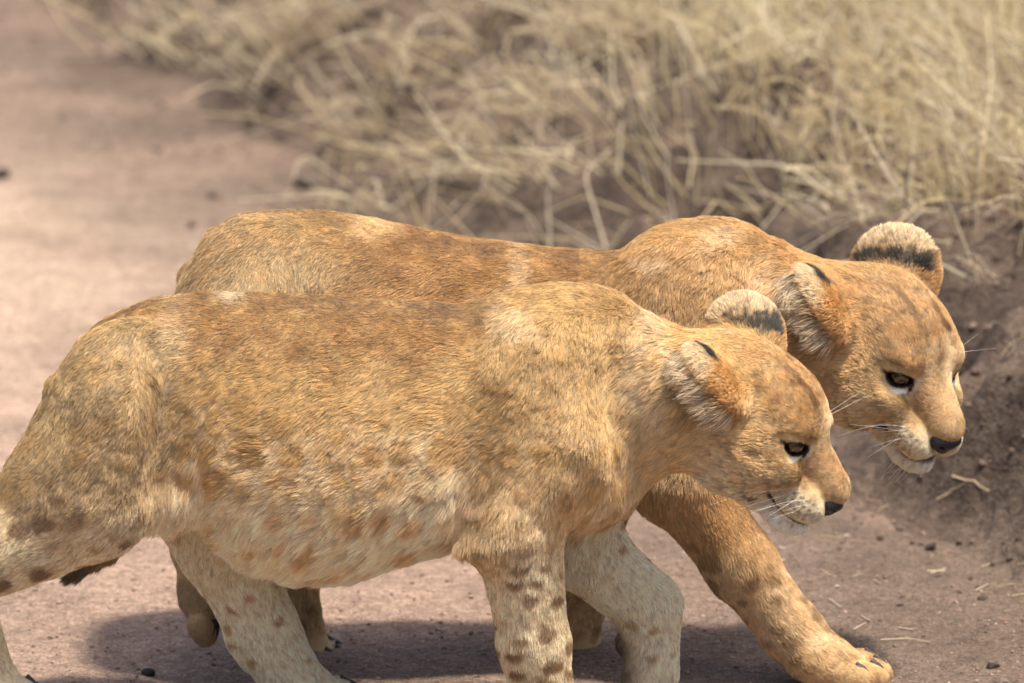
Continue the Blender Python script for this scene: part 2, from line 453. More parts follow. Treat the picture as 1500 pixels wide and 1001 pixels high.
# loose grit and clods, too many to count
def stones(name, n, xr, yr, sel, rad, colfun, seed):
    rs = np.random.RandomState(seed)
    t = (1 + 5 ** .5) / 2
    bv = np.array([(-1, t, 0), (1, t, 0), (-1, -t, 0), (1, -t, 0), (0, -1, t), (0, 1, t), (0, -1, -t), (0, 1, -t), (t, 0, -1), (t, 0, 1), (-t, 0, -1), (-t, 0, 1)]) / 1.9
    bf = np.array([(0, 11, 5), (0, 5, 1), (0, 1, 7), (0, 7, 10), (0, 10, 11), (1, 5, 9), (5, 11, 4), (11, 10, 2), (10, 7, 6), (7, 1, 8), (3, 9, 4), (3, 4, 2), (3, 2, 6), (3, 6, 8), (3, 8, 9), (4, 9, 5), (2, 4, 11), (6, 2, 10), (8, 6, 7), (9, 8, 1)])
    x = rs.uniform(*xr, n); y = rs.uniform(*yr, n); z, s = ground_z(x, y)
    k = sel(x, y, s, rs.rand(n)); x, y, z, s = x[k], y[k], z[k], s[k]; n = len(x)
    r = rad[0] * (rad[1] / rad[0]) ** (rs.rand(n) ** 2.2)
    v = bv[None] * (1 + rs.uniform(-.28, .28, (n, 12, 1))) * r[:, None, None] * np.stack([rs.uniform(.8, 1.3, n), rs.uniform(.8, 1.3, n), rs.uniform(.5, .9, n)], 1)[:, None, :]
    a = rs.uniform(0, 6.28, n); ca, sa = np.cos(a)[:, None], np.sin(a)[:, None]
    v = np.stack([v[:, :, 0] * ca - v[:, :, 1] * sa, v[:, :, 0] * sa + v[:, :, 1] * ca, v[:, :, 2]], 2)
    v += np.stack([x, y, z + r * .25], 1)[:, None, :]
    f = (bf[None] + (np.arange(n) * 12)[:, None, None]).reshape(-1, 3)
    c = np.repeat(colfun(x, y, s, rs, n), 12, 0)
    o = build_mesh(name, v.reshape(-1, 3), f, MAT['stone'], None, False, c); return o

def grit_col(x, y, s, rs, n):
    c = np.array([ROAD_PINK * 1.05, ROAD_PINK * .62, [.42, .33, .27], [.20, .12, .10], [.5, .43, .37]])[rs.choice(5, n, p=[.46, .30, .07, .165, .005])]
    return c * rs.uniform(.8, 1.2, (n, 1))
def clod_col(x, y, s, rs, n):
    return np.array([LOAM, LOAM_DK, LOAM * 1.3])[rs.choice(3, n, p=[.5, .3, .2])] * rs.uniform(.8, 1.2, (n, 1))
g_ = stones('gravel', 16000, (-1.2, 1.2), (-.5, 2.4), lambda x, y, s, r: (s < .0) & (r < np.interp(y, [-.5, .6, 2.4], [1, 1, .25])), (.0009, .0042), grit_col, 3)
g_['kind'] = 'stuff'; g_['label'] = 'fine reddish gravel scattered over the dirt track'; g_['category'] = 'gravel'
g_ = stones('soil_clods', 14000, (-1.2, 1.9), (.1, 5.0), lambda x, y, s, r: (s > -.28) & (s < 1.0) & (r < np.interp(s, [-.28, 0, .5, 1.0], [.12, .6, 1, .3])), (.0016, .010), clod_col, 4)
g_['kind'] = 'stuff'; g_['label'] = 'crumbled brown soil clods along the foot of the bank'; g_['category'] = 'soil'

# dry grass: a mass of blades on the bank
def grass(name, label, n, xr, yr, dens, length, lean_dir, lean, radius, cols, seed, curl=.25, clump=.10, lift0=0.0):
    rs = np.random.RandomState(seed)
    x = rs.uniform(*xr, n); y = rs.uniform(*yr, n)
    p0 = np.stack([x, y, 0 * x], 1).astype(np.float32)
    z, s = ground_z(x, y)
    k = (dens(x, y, s, noise(p0, clump, seed)) > rs.rand(n)) & ((y > 1.35) | (s > .5)); x, y, z, s = x[k], y[k], z[k], s[k]; n = len(x)
    K = 7; t = np.linspace(0, 1, K)
    L = rs.uniform(*length, n); 
    p0 = np.stack([x, y, z], 1)
    sw = np.stack([noise(p0, .22, seed + 1), noise(p0, .22, seed + 2)], 1) - .5
    az = math.atan2(lean_dir[1], lean_dir[0]) + sw[:, 0] * 3.0 + rs.normal(0, .8, n)
    ln = np.clip(lean + sw[:, 1] * .6 + rs.normal(0, .28, n), .03, 1.5)
    d = np.stack([np.cos(az) * np.sin(ln), np.sin(az) * np.sin(ln), np.cos(ln)], 1)
    kink = rs.normal(0, curl, (n, 3)); kink[:, 2] -= curl * .9
    kp = rs.uniform(.3, .8, n)
    pts = p0[:, None] + d[:, None] * (L[:, None] * t)[:, :, None]
    pts += kink[:, None] * (L[:, None] * np.maximum(t[None] - kp[:, None], 0) * 1.3)[:, :, None]
    pts[:, :, 2] += lift0 * rs.rand(n)[:, None]
    gz, _ = ground_z(pts[:, :, 0].ravel(), pts[:, :, 1].ravel()); gz = gz.reshape(n, K)
    pts[:, :, 2] = np.maximum(pts[:, :, 2], gz + .002 + .012 * rs.rand(n)[:, None] * t[None])
    c = np.array(cols)[rs.choice(len(cols), n)] * rs.uniform(.75, 1.2, (n, 1))
    cc = np.repeat(c[:, None], K, 1) * np.linspace(.85, 1.08, K)[None, :, None]
    r = rs.uniform(*radius, n)[:, None] * np.linspace(1, .35, K)[None]
    o = build_strands(name, pts, r, cc, MAT['straw']); o['kind'] = 'stuff'; o['label'] = label; o['category'] = 'grass'
    return o
STRAW = [(.62, .49, .27), (.76, .65, .42), (.50, .38, .20), (.30, .22, .13), (.70, .56, .31), (.58, .47, .24), (.80, .70, .50)]
LITTER = [(.40, .30, .19), (.30, .22, .15), (.56, .44, .28), (.20, .145, .10), (.38, .28, .17), (.64, .53, .37)]
grass('matted_grass', 'flattened brown dry grass and stems matted over the edge of the bank', 100000, (-2.0, 2.2), (.7, 6.4),
      lambda x, y, s, c: smooth(.0, .2, s - np.interp(y, [1.3, 2.0, 2.6, 3.2], [.25, .10, .0, .0]) + (c - .5) * .5) * (.04 + .96 * smooth(.36, .54, c)) * (.12 + .88 * np.maximum(smooth(.40, .56, noise(np.stack([x, y, 0 * x], 1), .38, 7)), smooth(.4, .9, x))), (.06, .22), (-.8, -.5), .98, (.0008, .0023), LITTER + STRAW[:2], 12, .32, .16, .04)
grass('standing_grass', 'pale dry grass standing thick on top of the bank', 60000, (-.9, 2.4), (.75, 6.0),
      lambda x, y, s, c: smooth(.0, .3, s - np.interp(y, [1.3, 2.0, 2.6, 3.2], [.31, .22, .16, .18]) + (c - .5) * .5) * np.interp(x - .10 * (y - 2), [-.3, .15, .5, 1.0], [.02, .22, .85, 1]) * (.25 + .75 * smooth(.3, .6, c)), (.06, .24), (-.3, -.5), .50, (.0009, .0022), STRAW, 11, .30)

# loose straw, single stalks and stones
def litter(name, label, n, seed):
    rs = np.random.RandomState(seed)
    x = rs.uniform(-.9, 1.6, n); y = rs.uniform(.0, 3.4, n); z, s = ground_z(x, y)
    k = (s > -.55) & (rs.rand(n) < np.interp(s, [-.55, -.2, .3, .7], [.05, .35, 1, .5])); x, y, z = x[k], y[k], z[k]; n = len(x)
    L = rs.uniform(.008, .045, n); a = rs.uniform(0, 6.28, n); K = 4; t = np.linspace(-.5, .5, K)
    bend = rs.normal(0, .25, n)
    px = x[:, None] + np.cos(a)[:, None] * L[:, None] * t - np.sin(a)[:, None] * (bend * L)[:, None] * t ** 2
    py = y[:, None] + np.sin(a)[:, None] * L[:, None] * t + np.cos(a)[:, None] * (bend * L)[:, None] * t ** 2
    gz, _ = ground_z(px.ravel(), py.ravel())
    pts = np.stack([px, py, gz.reshape(n, K) + .0025], 2)
    c = np.array(STRAW)[rs.choice(len(STRAW), n)] * rs.uniform(.45, .95, (n, 1))
    r = rs.uniform(.0003, .0009, n)[:, None] * np.ones((1, K))
    o = build_strands(name, pts, r, np.repeat(c[:, None], K, 1), MAT['straw']); o['kind'] = 'stuff'; o['label'] = label; o['category'] = 'straw'
litter('straw_litter', 'broken bits of straw strewn over the bare soil', 1500, 31)

def stalk(points, r, col, label, group=None):
    """a bent straw lying on the ground; points are measured positions on the soil"""
    q = []
    for px, py in points:
        g1, g0 = ground_at(px, py, -.1), ground_at(px, py, 1.2)          # walk down the line of sight to the first soil met
        w = np.linspace(0, 1, 900)[:, None]; ray = g0 * (1 - w) + g1 * w
        hit = np.argmax(ray[:, 2] <= ground_z(ray[:, 0], ray[:, 1])[0]); q.append(ray[hit] + np.array([0, 0, .003]))
    q = np.array(q); t = np.linspace(0, len(q) - 1, len(q) * 4 - 3)
    q = np.stack([np.interp(t, np.arange(len(q)), q[:, k]) for k in range(3)], 1); n = 6; vs = []
    gz = ground_z(q[:, 0], q[:, 1])[0]; q[:, 2] = np.maximum(q[:, 2], gz + r)
    for i in range(len(q)):
        d = unit(q[min(i + 1, len(q) - 1)] - q[max(i - 1, 0)]); a = unit(np.cross(d, [0, 0, 1])); b = np.cross(a, d)
        rr = r * (1 - .5 * i / len(q))
        vs += [q[i] + (a * math.cos(2 * math.pi * k / n) + b * math.sin(2 * math.pi * k / n)) * rr for k in range(n)]
    fs = [(i * n + k, i * n + (k + 1) % n, (i + 1) * n + (k + 1) % n, (i + 1) * n + k) for i in range(len(q) - 1) for k in range(n)]
    o = build_mesh('straw_stalk', np.array(vs), np.array(fs), MAT['stone'], None, True, np.tile(np.array(col), (len(vs), 1)))
    o['label'] = label; o['category'] = 'straw'
    if group: o['group'] = group
stalk([(1395, 700), (1420, 708), (1450, 722)], .0013, (.58, .45, .27), 'bent straw stalk lying on the soil below the raised chin')
stalk([(1372, 735), (1395, 722), (1415, 709)], .0010, (.50, .38, .22), 'thin brown stalk crossing a bent straw below the raised chin')
for pts in ([(1362, 843), (1386, 835)], [(1428, 868), (1448, 858)], [(1250, 925), (1268, 915)], [(1262, 905), (1275, 912)], [(1215, 880), (1232, 892)], [(1316, 922), (1338, 925)]):
    stalk(pts, .0009, (.50, .40, .27), 'short pale straw lying loose on bare soil near the outstretched paw', 'loose straws on the soil')

stalk([(1290, 940), (1330, 938), (1362, 943)], .0009, (.50, .40, .27), 'longest thin straw on the soil, just ahead of the outstretched paw')

def stone(px, py, r, col, label, seed):
    g = ground_at(px, py); rs = np.random.RandomState(seed)
    v, f = sphere(14, 9); d = 1 + .35 * (fbm(v.astype(np.float32) * 1.0, .9, seed) - .5) * 2
    v = v * d[:, None] * np.array(r)
    z = float(ground_z(np.array([g[0]]), np.array([g[1]]))[0][0])
    o = build_mesh('stone', v, f, MAT['stone'], None, True, np.tile(np.array(col), (len(v), 1)))
    o.location = (g[0], g[1], z + r[2] * .55); o.rotation_euler = (0, 0, rs.uniform(0, 6))
    o['label'] = label; o['category'] = 'stone'

stone(2, 258, (.016, .013, .011), (.05, .04, .032), 'dark stone lying out on the pale open track', 51)
stone(218, 984, (.013, .009, .006), (.03, .025, .022), 'small black pebble on the gravel behind the hind legs', 52)
stone(480, 222, (.024, .020, .018), (.07, .052, .04), 'dark round clod at the foot of the bank', 53)
stone(452, 268, (.030, .018, .014), (.09, .066, .05), 'brown clod on the track just off the bank foot', 54)

# ------------------------------------------------------------------ the head, shared by both cubs (own frame, centimetres: +x nose, +z crown)
def rot(yaw, pitch, roll):
    cy, sy, cp, sp, cr, sr = math.cos(yaw), math.sin(yaw), math.cos(pitch), math.sin(pitch), math.cos(roll), math.sin(roll)
    return (np.array([[cy, -sy, 0], [sy, cy, 0], [0, 0, 1]]) @ np.array([[cp, 0, sp], [0, 1, 0], [-sp, 0, cp]]) @ np.array([[1, 0, 0], [0, cr, -sr], [0, sr, cr]]))

def frame(xaxis, up):
    x = unit(xaxis); y = unit(np.cross(up, x)); z = np.cross(x, y)
    return np.stack([x, y, z], 1)

EYE_C = lambda s: np.array([6.45, s * 3.25, 0.75])
EYE_R = 1.16
def eye_frame(s):
    gaze = unit([0.70, s * 0.66, -0.06])
    return frame(gaze, [-.20, 0, 1])          # x = gaze, y = along the lids, z = up

def head_prims(M, c, sc, ears):
    out = []
    W = lambda q: c + sc * (M @ (np.asarray(q, float) * .01))
    nose_src = W((12.5, 0, -1.0))
    def ell(q, r, k, tag, fur, R=None, **kw):
        out.append(Prim('ell', k=k * .01 * sc, c=W(q), r=np.array(r) * .01 * sc, M=M if R is None else M @ R, src=nose_src, fur=fur, tag=tag, **kw))
    def cone(a, b, ra, rb, k, tag, fur, **kw):
        out.append(Prim('cone', k=k * .01 * sc, a=W(a), b=W(b), ra=ra * .01 * sc, rb=rb * .01 * sc, src=nose_src, fur=fur, tag=tag, **kw))
    ell((-.5, 0, .2), (7.6, 6.0, 6.2), 2.5, 'head', .011)
    ell((3.0, 0, 1.3), (5.1, 4.9, 4.6), 2.0, 'head', .007)
    for s in (-1, 1):
        ell((1.8, s * 3.9, -3.4), (5.6, 3.7, 4.6), 2.0, 'cheek', .021, lift=.5)
    cone((4.5, 0, .8), (11.6, 0, -1.55), 2.8, 2.0, 1.5, 'face', .0055)
    for s in (-1, 1):
        ell((5.4, s * 3.0, 2.40), (2.1, 1.4, .9), 1.6, 'face', .006)          # brow
        ell((6.0, s * 3.6, -2.3), (3.4, 2.0, 1.9), 1.2, 'face', .006)          # cheekbone
    cone((1.6, 0, -5.4), (8.4, 0, -6.5), 3.7, 2.1, 1.6, 'jaw', .011)
    ell((9.7, 0, -7.05), (2.5, 2.3, 1.65), .6, 'chin', .012)
    for s in (-1, 1):
        ell((10.3, s * 1.75, -4.2), (3.0, 2.1, 2.15), 1.0, 'pad', .0045)
    ell((12.35, 0, -1.75), (1.6, 1.70, 1.15), .9, 'face', .0035)
    for s in (-1, 1):
        e = EYE_C(s); Fr = eye_frame(s)
        ell(e, (1.42, 1.46, 1.38), .7, 'lid', .004)
        out.append(Prim('almond', k=.0012, c=W(e - Fr[:, 2] * .05), r=np.array([4.0, 1.40, .78]) * .01 * sc, M=M @ Fr, sub=True, tag='eyehole', src=nose_src, fur=0))
    for s, (q, tip, opening, r, band, tuft) in ears.items():
        t = unit(tip); o = np.array(opening, float); o = unit(o - t * (o @ t)); Fr = np.stack([t, np.cross(o, t), o], 1)
        root = np.array(q) - t * r[0] * .75
        out.append(Prim('cup', k=.016 * sc, c=W(q), r=np.array(r) * .01 * sc, M=M @ Fr, src=W(root - o * 1.0), fur=.010, lift=.45, tag='ear', band=band, tuft=tuft))
    return out
# ------------------------------------------------------------------ one cub: solid, colours, fur
def paw(prims, c, fwd, up, sc=1.0, tag='paw', fur=.007):
    """a foot pad with four toes; c is the middle of the foot"""
    f = unit(fwd); u = np.array(up, float); u = unit(u - f * (u @ f)); l = np.cross(u, f); M = np.stack([f, l, u], 1)
    c = np.array(c)
    prims.append(Prim('ell', k=.02, c=c - f * .012 * sc, r=np.array([.045, .038, .026]) * sc, M=M, flow=f - u * .2, fur=fur, tag=tag))
    claws = []
    for j, (a, fo, r) in enumerate(((-.031, .022, .0165), (-.011, .036, .018), (.011, .036, .018), (.031, .022, .0165))):
        q = c + f * fo * sc + l * a * sc - u * .004 * sc
        prims.append(Prim('ell', k=.0035, c=q, r=np.array([.026, .0140, .0200]) * sc, M=M, flow=f - u * .5, fur=fur * .7, tag=tag))
        claws.append((q + f * .016 * sc + u * .0125 * sc, f * .86 - u * .5, f))
    return claws

def make_cub(name, label, cfg):
    rs = np.random.RandomState(cfg['seed'])
    Y0 = cfg['Y']; prims = []
    def A(px, py, dy=0.0): return P(px, py, Y0 + dy)
    tab = [(P(x, 500, Y0)[0], P(x, t, Y0)[2], P(x, b, Y0)[2], w, 0.0) for x, t, b, w in cfg['torso']]
    prims.append(Prim('torso', table=tab, y0=Y0, k=.03, flow=(-1, 0, -.42), fur=.015, lift=.33))
    for kind, a, b, ra, rb, k, flow, fur, tag in cfg['limbs']:
        a = A(*a); b = A(*b)
        if kind == 'cone':
            fl = unit(b - a) if flow is None else flow
            prims.append(Prim('cone', a=a, b=b, ra=ra, rb=rb, k=k, flow=fl, fur=fur, tag=tag))
    for c, r, k, flow, fur, tag in cfg['masses']:
        prims.append(Prim('ell', c=A(*c), r=r, k=k, flow=flow, fur=fur, tag=tag))
    for a, b, r, k in cfg['grooves']:            # skin folds
        prims.append(Prim('cone', a=A(*a), b=A(*b), ra=r, rb=r * .8, k=k, sub=True, tag='groove'))
    claws = []
    for c, f, u, sc, tag in cfg['paws']:
        claws += paw(prims, A(*c), f, u, sc, tag)
    yaw, pitch, roll, sc, hpx, hdy = cfg['head']
    M = rot(math.radians(yaw), math.radians(pitch), math.radians(roll)); hc = A(*hpx, hdy)
    ears = {}
    for s_, (ec, tip, opening, r, band, tuft) in cfg['ears'].items():
        ears[s_] = ((M.T @ (A(*ec) - hc)) / (.01 * sc), M.T @ np.array(tip, float), M.T @ np.array(opening, float), r, band, tuft)
    hp = head_prims(M, hc, sc, ears); prims += hp
    allp = [q for q in prims if q.kind != 'torso']
    lo = np.min([q.c - q.rad for q in allp], 0) - .03; hi = np.max([q.c + q.rad for q in allp], 0) + .03
    v, q = mesh_field(prims, lo, hi, cfg.get('h', .0029))
    vn, qa = quad_normals(v, q)
    # keep only a real surface (drop stray faces of zero size)
    root = empty(name, (float(hc[0]) - .5, Y0, 0.0), label, 'lion cub', 'lion cubs walking side by side')
    pf = v.astype(np.float32)
    colv, exv = cfg['colour'](pf, vn.astype(np.float32), prims, M, hc, sc, cfg, np.random.RandomState(1))
    atv = (region_weights(prims, pf), colv, exv)
    body = build_mesh('body', v, q, MAT['skin'], root, True, colv * .8)
    # eyes
    for s in (-1, 1):
        e = EYE_C(s)
        bm_v, bm_f = sphere(28, 18)
        Fr = M @ frame(cfg['gaze'][s], [-.1, 0, 1])
        o = build_mesh('eye', bm_v, bm_f, MAT['eye'], None)
        o.matrix_world = Matrix4(Fr * (EYE_R * .01 * sc), hc + sc * (M @ (e * .01)))
        par(o, root)
    make_nose(root, M, hc, sc)
    make_claws(root, claws)
    make_whiskers(root, M, hc, sc, rs)
    make_fur(root, prims, v, q, vn, qa, M, hc, sc, cfg, rs, atv)
    return root

def par(o, root):
    bpy.context.view_layer.update()
    mw = o.matrix_world.copy(); o.parent = root; o.matrix_parent_inverse = root.matrix_world.inverted(); o.matrix_world = mw

def Matrix4(R, t):
    from mathutils import Matrix
    m = Matrix.Identity(4)
    for i in range(3):
        for j in range(3): m[i][j] = float(R[i][j])
        m[i][3] = float(t[i])
    return m

def make_nose(root, M, hc, sc):
    W = lambda q: hc + sc * (M @ (np.asarray(q, float) * .01))
    z = .01 * sc; pr = []
    pr.append(Prim('ell', k=.006, c=W((12.85, 0, -2.95)), r=np.array([1.35, 1.85, .95]) * z, M=M))
    pr.append(Prim('ell', k=.006, c=W((12.85, 0, -3.75)), r=np.array([.95, .72, .95]) * z, M=M))
    for s in (-1, 1):
        pr.append(Prim('ell', k=.005, c=W((12.3, s * 1.35, -3.15)), r=np.array([1.4, .68, .80]) * z, M=M))
        pr.append(Prim('ell', k=.002, c=W((13.85, s * .95, -3.35)), r=np.array([.9, .42, .26]) * z, M=M @ rot(s * .5, 0, s * .5), sub=True))
    lo = np.min([p.c - p.rad for p in pr], 0) - .006; hi = np.max([p.c + p.rad for p in pr], 0) + .006
    v, q = mesh_field(pr, lo, hi, .0011, 8)
    return build_mesh('nose', v, q, MAT['nose'], root)

def make_claws(root, claws):
    for p, d, f in claws:
        d = unit(d); a = unit(np.cross(d, [0.3, 0.2, 1])); b = np.cross(d, a); vs = []; n = 7
        for i, (t, r) in enumerate(((-.018, .0036), (-.006, .0044), (.001, .0036), (.006, .0008))):
            cc = p + d * t - np.array([0, 0, 1]) * (max(t, 0) / .018) ** 2 * .004
            vs += [cc + (a * math.cos(2 * math.pi * k / n) + b * math.sin(2 * math.pi * k / n)) * r for k in range(n)]
        fs = [(i * n + k, i * n + (k + 1) % n, (i + 1) * n + (k + 1) % n, (i + 1) * n + k) for i in range(3) for k in range(n)]
        build_mesh('claw', np.array(vs), np.array(fs), MAT['claw'], root)

def make_whiskers(root, M, hc, sc, rs):
    W = lambda q: hc + sc * (np.asarray(q, float) * .01) @ M.T
    pts = []; rad = []; col = []
    k = 9; t = np.linspace(0, 1, k)
    def add(base, d, L, droop, r0):
        d = unit(d); q = np.array(base)[None] + d[None] * (t * L)[:, None] + np.array([-.15, 0, -1])[None] * (t ** 2 * droop * L)[:, None]
        pts.append(W(q)); rad.append(r0 * (1 - .85 * t)); col.append(np.tile(np.array([[.86, .82, .74]]), (k, 1)))
    for s in (-1, 1):
        for row in range(3):
            for c in range(4):
                L = rs.uniform(5.5, 9.5) * (1.0 - .16 * (3 - c)) * (1 - .12 * row)
                base = (11.4 - c * 1.0 + rs.normal() * .1, s * (3.0 + .15 * (2 - abs(c - 1))), -3.2 - row * .62 + rs.normal() * .1)
                add(base, (-.55 + rs.normal() * .18, s * (.9 + rs.normal() * .1), -.30 - .12 * row + rs.normal() * .14), L, rs.uniform(.1, .35), .00028)
        for j in range(2):                       # brow hairs
            add((6.6 + .3 * j, s * 3.0, 3.2), (.35 + rs.normal() * .2, s * .6, .8 + rs.normal() * .2), rs.uniform(3.5, 6), .05, .00022)
        for j in range(9):                       # chin hairs
            add((10.0 + rs.uniform(-1.5, 1.6), s * rs.uniform(.2, 1.6), -8.2), (-.25 + rs.normal() * .3, s * .25, -1), rs.uniform(1.6, 3.2), .1, .00028)
    build_strands('whiskers', np.array(pts), np.array(rad), np.array(col), MAT['whisker'], root)

def region_weights(prims, p, tau=.012):
    """per-point blend of each solid's growth direction, fur length and lift; and weight per tag"""
    n = len(p); fl = np.zeros((n, 3), np.float32); L = np.zeros(n, np.float32); lf = np.zeros(n, np.float32); wt = np.zeros(n, np.float32); tags = {}
    for q in prims:
        if q.sub: continue
        d = q.dist(p)
        w = np.exp(-np.clip(d, -.02, 1) / tau).astype(np.float32)
        if q.kind == 'torso': w *= .8
        if q.src is not None: f = unit_rows(p - q.src.astype(np.float32))
        else: f = (q.flow / np.linalg.norm(q.flow))[None]
        fl += f * w[:, None]; L += q.fur * w; lf += q.lift * w; wt += w
        tags[q.tag] = tags.get(q.tag, 0) + w
    for k in tags: tags[k] = tags[k] / wt
    return fl / wt[:, None], L / wt, lf / wt, tags

def make_fur(root, prims, v, q, vn, qa, M, hc, sc, cfg, rs, atv):
    cen = v[q].mean(1); fn = unit_rows(vn[q].mean(1))
    view = unit_rows(EYE[None] - cen)
    facing = (fn * view).sum(1)
    dens = np.where(facing > -.25, 1.0, .22)                       # the side turned from the road is thinner
    hl = ((cen - hc) @ M) / (.01 * sc)
    face = smooth(-4, 6, hl[:, 0]) * (np.linalg.norm(hl - np.array([6, 0, -2]), axis=1) < 15)
    dens = dens * (1 + 2.2 * face)
    inframe = (cen[:, 2] > .012) & (cen[:, 0] > -.80)
    w = qa * dens * inframe
    N = int(cfg['strands'] * QUICK)
    cs = np.cumsum(w); pick = np.searchsorted(cs, rs.rand(N) * cs[-1])
    a, b = rs.rand(N, 1), rs.rand(N, 1)
    Q = q[pick]
    p = (v[Q[:, 0]] * (1 - a) * (1 - b) + v[Q[:, 1]] * a * (1 - b) + v[Q[:, 2]] * a * b + v[Q[:, 3]] * (1 - a) * b)
    n = unit_rows(vn[Q[:, 0]] * (1 - a) * (1 - b) + vn[Q[:, 1]] * a * (1 - b) + vn[Q[:, 2]] * a * b + vn[Q[:, 3]] * (1 - a) * b)
    p = p.astype(np.float32); n = n.astype(np.float32)
    # away from the head the coat is read off the skin's vertices; on the head it is worked out strand by strand
    W4 = [x.astype(np.float32) for x in ((1 - a) * (1 - b), a * (1 - b), a * b, (1 - a) * b)]
    def lerp(arr):
        arr = np.asarray(arr, np.float32); w1 = arr.ndim == 1
        return sum(arr[Q[:, k]] * (W4[k][:, 0] if w1 else W4[k]) for k in range(4))
    (flv, Lv, liv, _), cv, xv = atv
    fl, L, lift, col = lerp(flv), lerp(Lv), lerp(liv), lerp(cv); ex = {k: lerp(x) for k, x in xv.items()}
    hi = np.where(np.linalg.norm(((p - hc) @ M) / (.01 * sc) - np.array([3, 0, 0]), axis=1) < 15.5)[0]
    f_, l_, t_, _ = region_weights(prims, p[hi]); c_, x_ = cfg['colour'](p[hi], n[hi], prims, M, hc, sc, cfg, rs)
    fl[hi], L[hi], lift[hi], col[hi] = f_, l_, t_, c_
    for k in x_: ex[k][hi] = x_[k]
    L = L * ex['len']; fl = fl + ex['flow']; lift = lift * ex['lift']
    keep = ex['keep'] > rs.rand(N)
    p, n, fl, L, lift, col = p[keep], n[keep], fl[keep], L[keep], lift[keep], col[keep]; N = len(p)
    # growth direction: tangent flow with slow swirl and clumps
    sw = np.stack([noise(p, .045, 11), noise(p, .045, 12), noise(p, .045, 13)], 1) - .5
    sw2 = np.stack([noise(p, .012, 21), noise(p, .012, 22), noise(p, .012, 23)], 1) - .5
    f = fl + sw * .8 + sw2 * .75 + rs.normal(0, .15, (N, 3))
    f = f - n * (f * n).sum(1, keepdims=True); f = unit_rows(f)
    L = L * .98 * rs.uniform(.55, 1.2, N) * (.7 + .6 * noise(p, .014, 31))
    lift = np.clip(lift * (.75 + .5 * noise(p, .016, 41)) + rs.normal(0, .05, N), .08, .95)
    K = 5; t = np.linspace(0, 1, K)
    up = np.sin(lift * 1.45)[:, None]; fo = np.cos(lift * 1.45)[:, None]
    d0 = n * up + f * fo
    pts = p[:, None, :] - n[:, None, :] * .0008 + d0[:, None, :] * (L[:, None] * t[None, :])[:, :, None]
    bend = (f * .25 - n * .34 * up + np.array([0, 0, -.12]))[:, None, :]
    pts = pts + bend * (L[:, None] * (t ** 2)[None, :])[:, :, None]
    # tips gather into small locks
    cell = .0046
    wp = p + .35 * cell * np.stack([noise(p, .006, 51), noise(p, .006, 52), noise(p, .006, 53)], 1)
    ij = np.floor(wp / cell).astype(np.int64); ij -= ij.min(0); key = (ij[:, 0] * 2048 + ij[:, 1]) * 2048 + ij[:, 2]
    _, inv = np.unique(key, return_inverse=True); cntc = np.bincount(inv)
    amt = (.56 * smooth(.005, .015, L))[:, None] * (t ** 1.5)[None, :]
    for k in range(1, K):
        mean = np.stack([np.bincount(inv, pts[:, k, ax]) / cntc for ax in range(3)], 1)[inv]
        pts[:, k] += (mean - pts[:, k]) * amt[:, k][:, None]
    # colour: depth shade painted in as dark root and paler tip, tuft to tuft variation
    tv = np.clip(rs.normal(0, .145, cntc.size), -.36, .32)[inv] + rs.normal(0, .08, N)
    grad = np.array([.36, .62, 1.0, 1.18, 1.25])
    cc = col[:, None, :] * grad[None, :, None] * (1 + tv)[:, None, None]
    tick = (rs.rand(N) < ex['tick'][keep])                                     # dark-tipped guard hairs
    cc[tick, 3:, :] *= .45
    r = (cfg['rad'] * np.clip(L / .010, .55, 1.15))[:, None] * np.array([1, .95, .85, .62, .22])[None, :]
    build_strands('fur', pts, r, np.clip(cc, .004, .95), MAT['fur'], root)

# ------------------------------------------------------------------ coat pattern
def photo_uv(p, Y0):
    q = p.astype(np.float64).copy(); q[:, 1] = Y0
    d = q - EYE; z = d @ FWD
    return 750 + d[:, 0] / z * DIST / S, 500 - (d @ UPV) / z * DIST / S

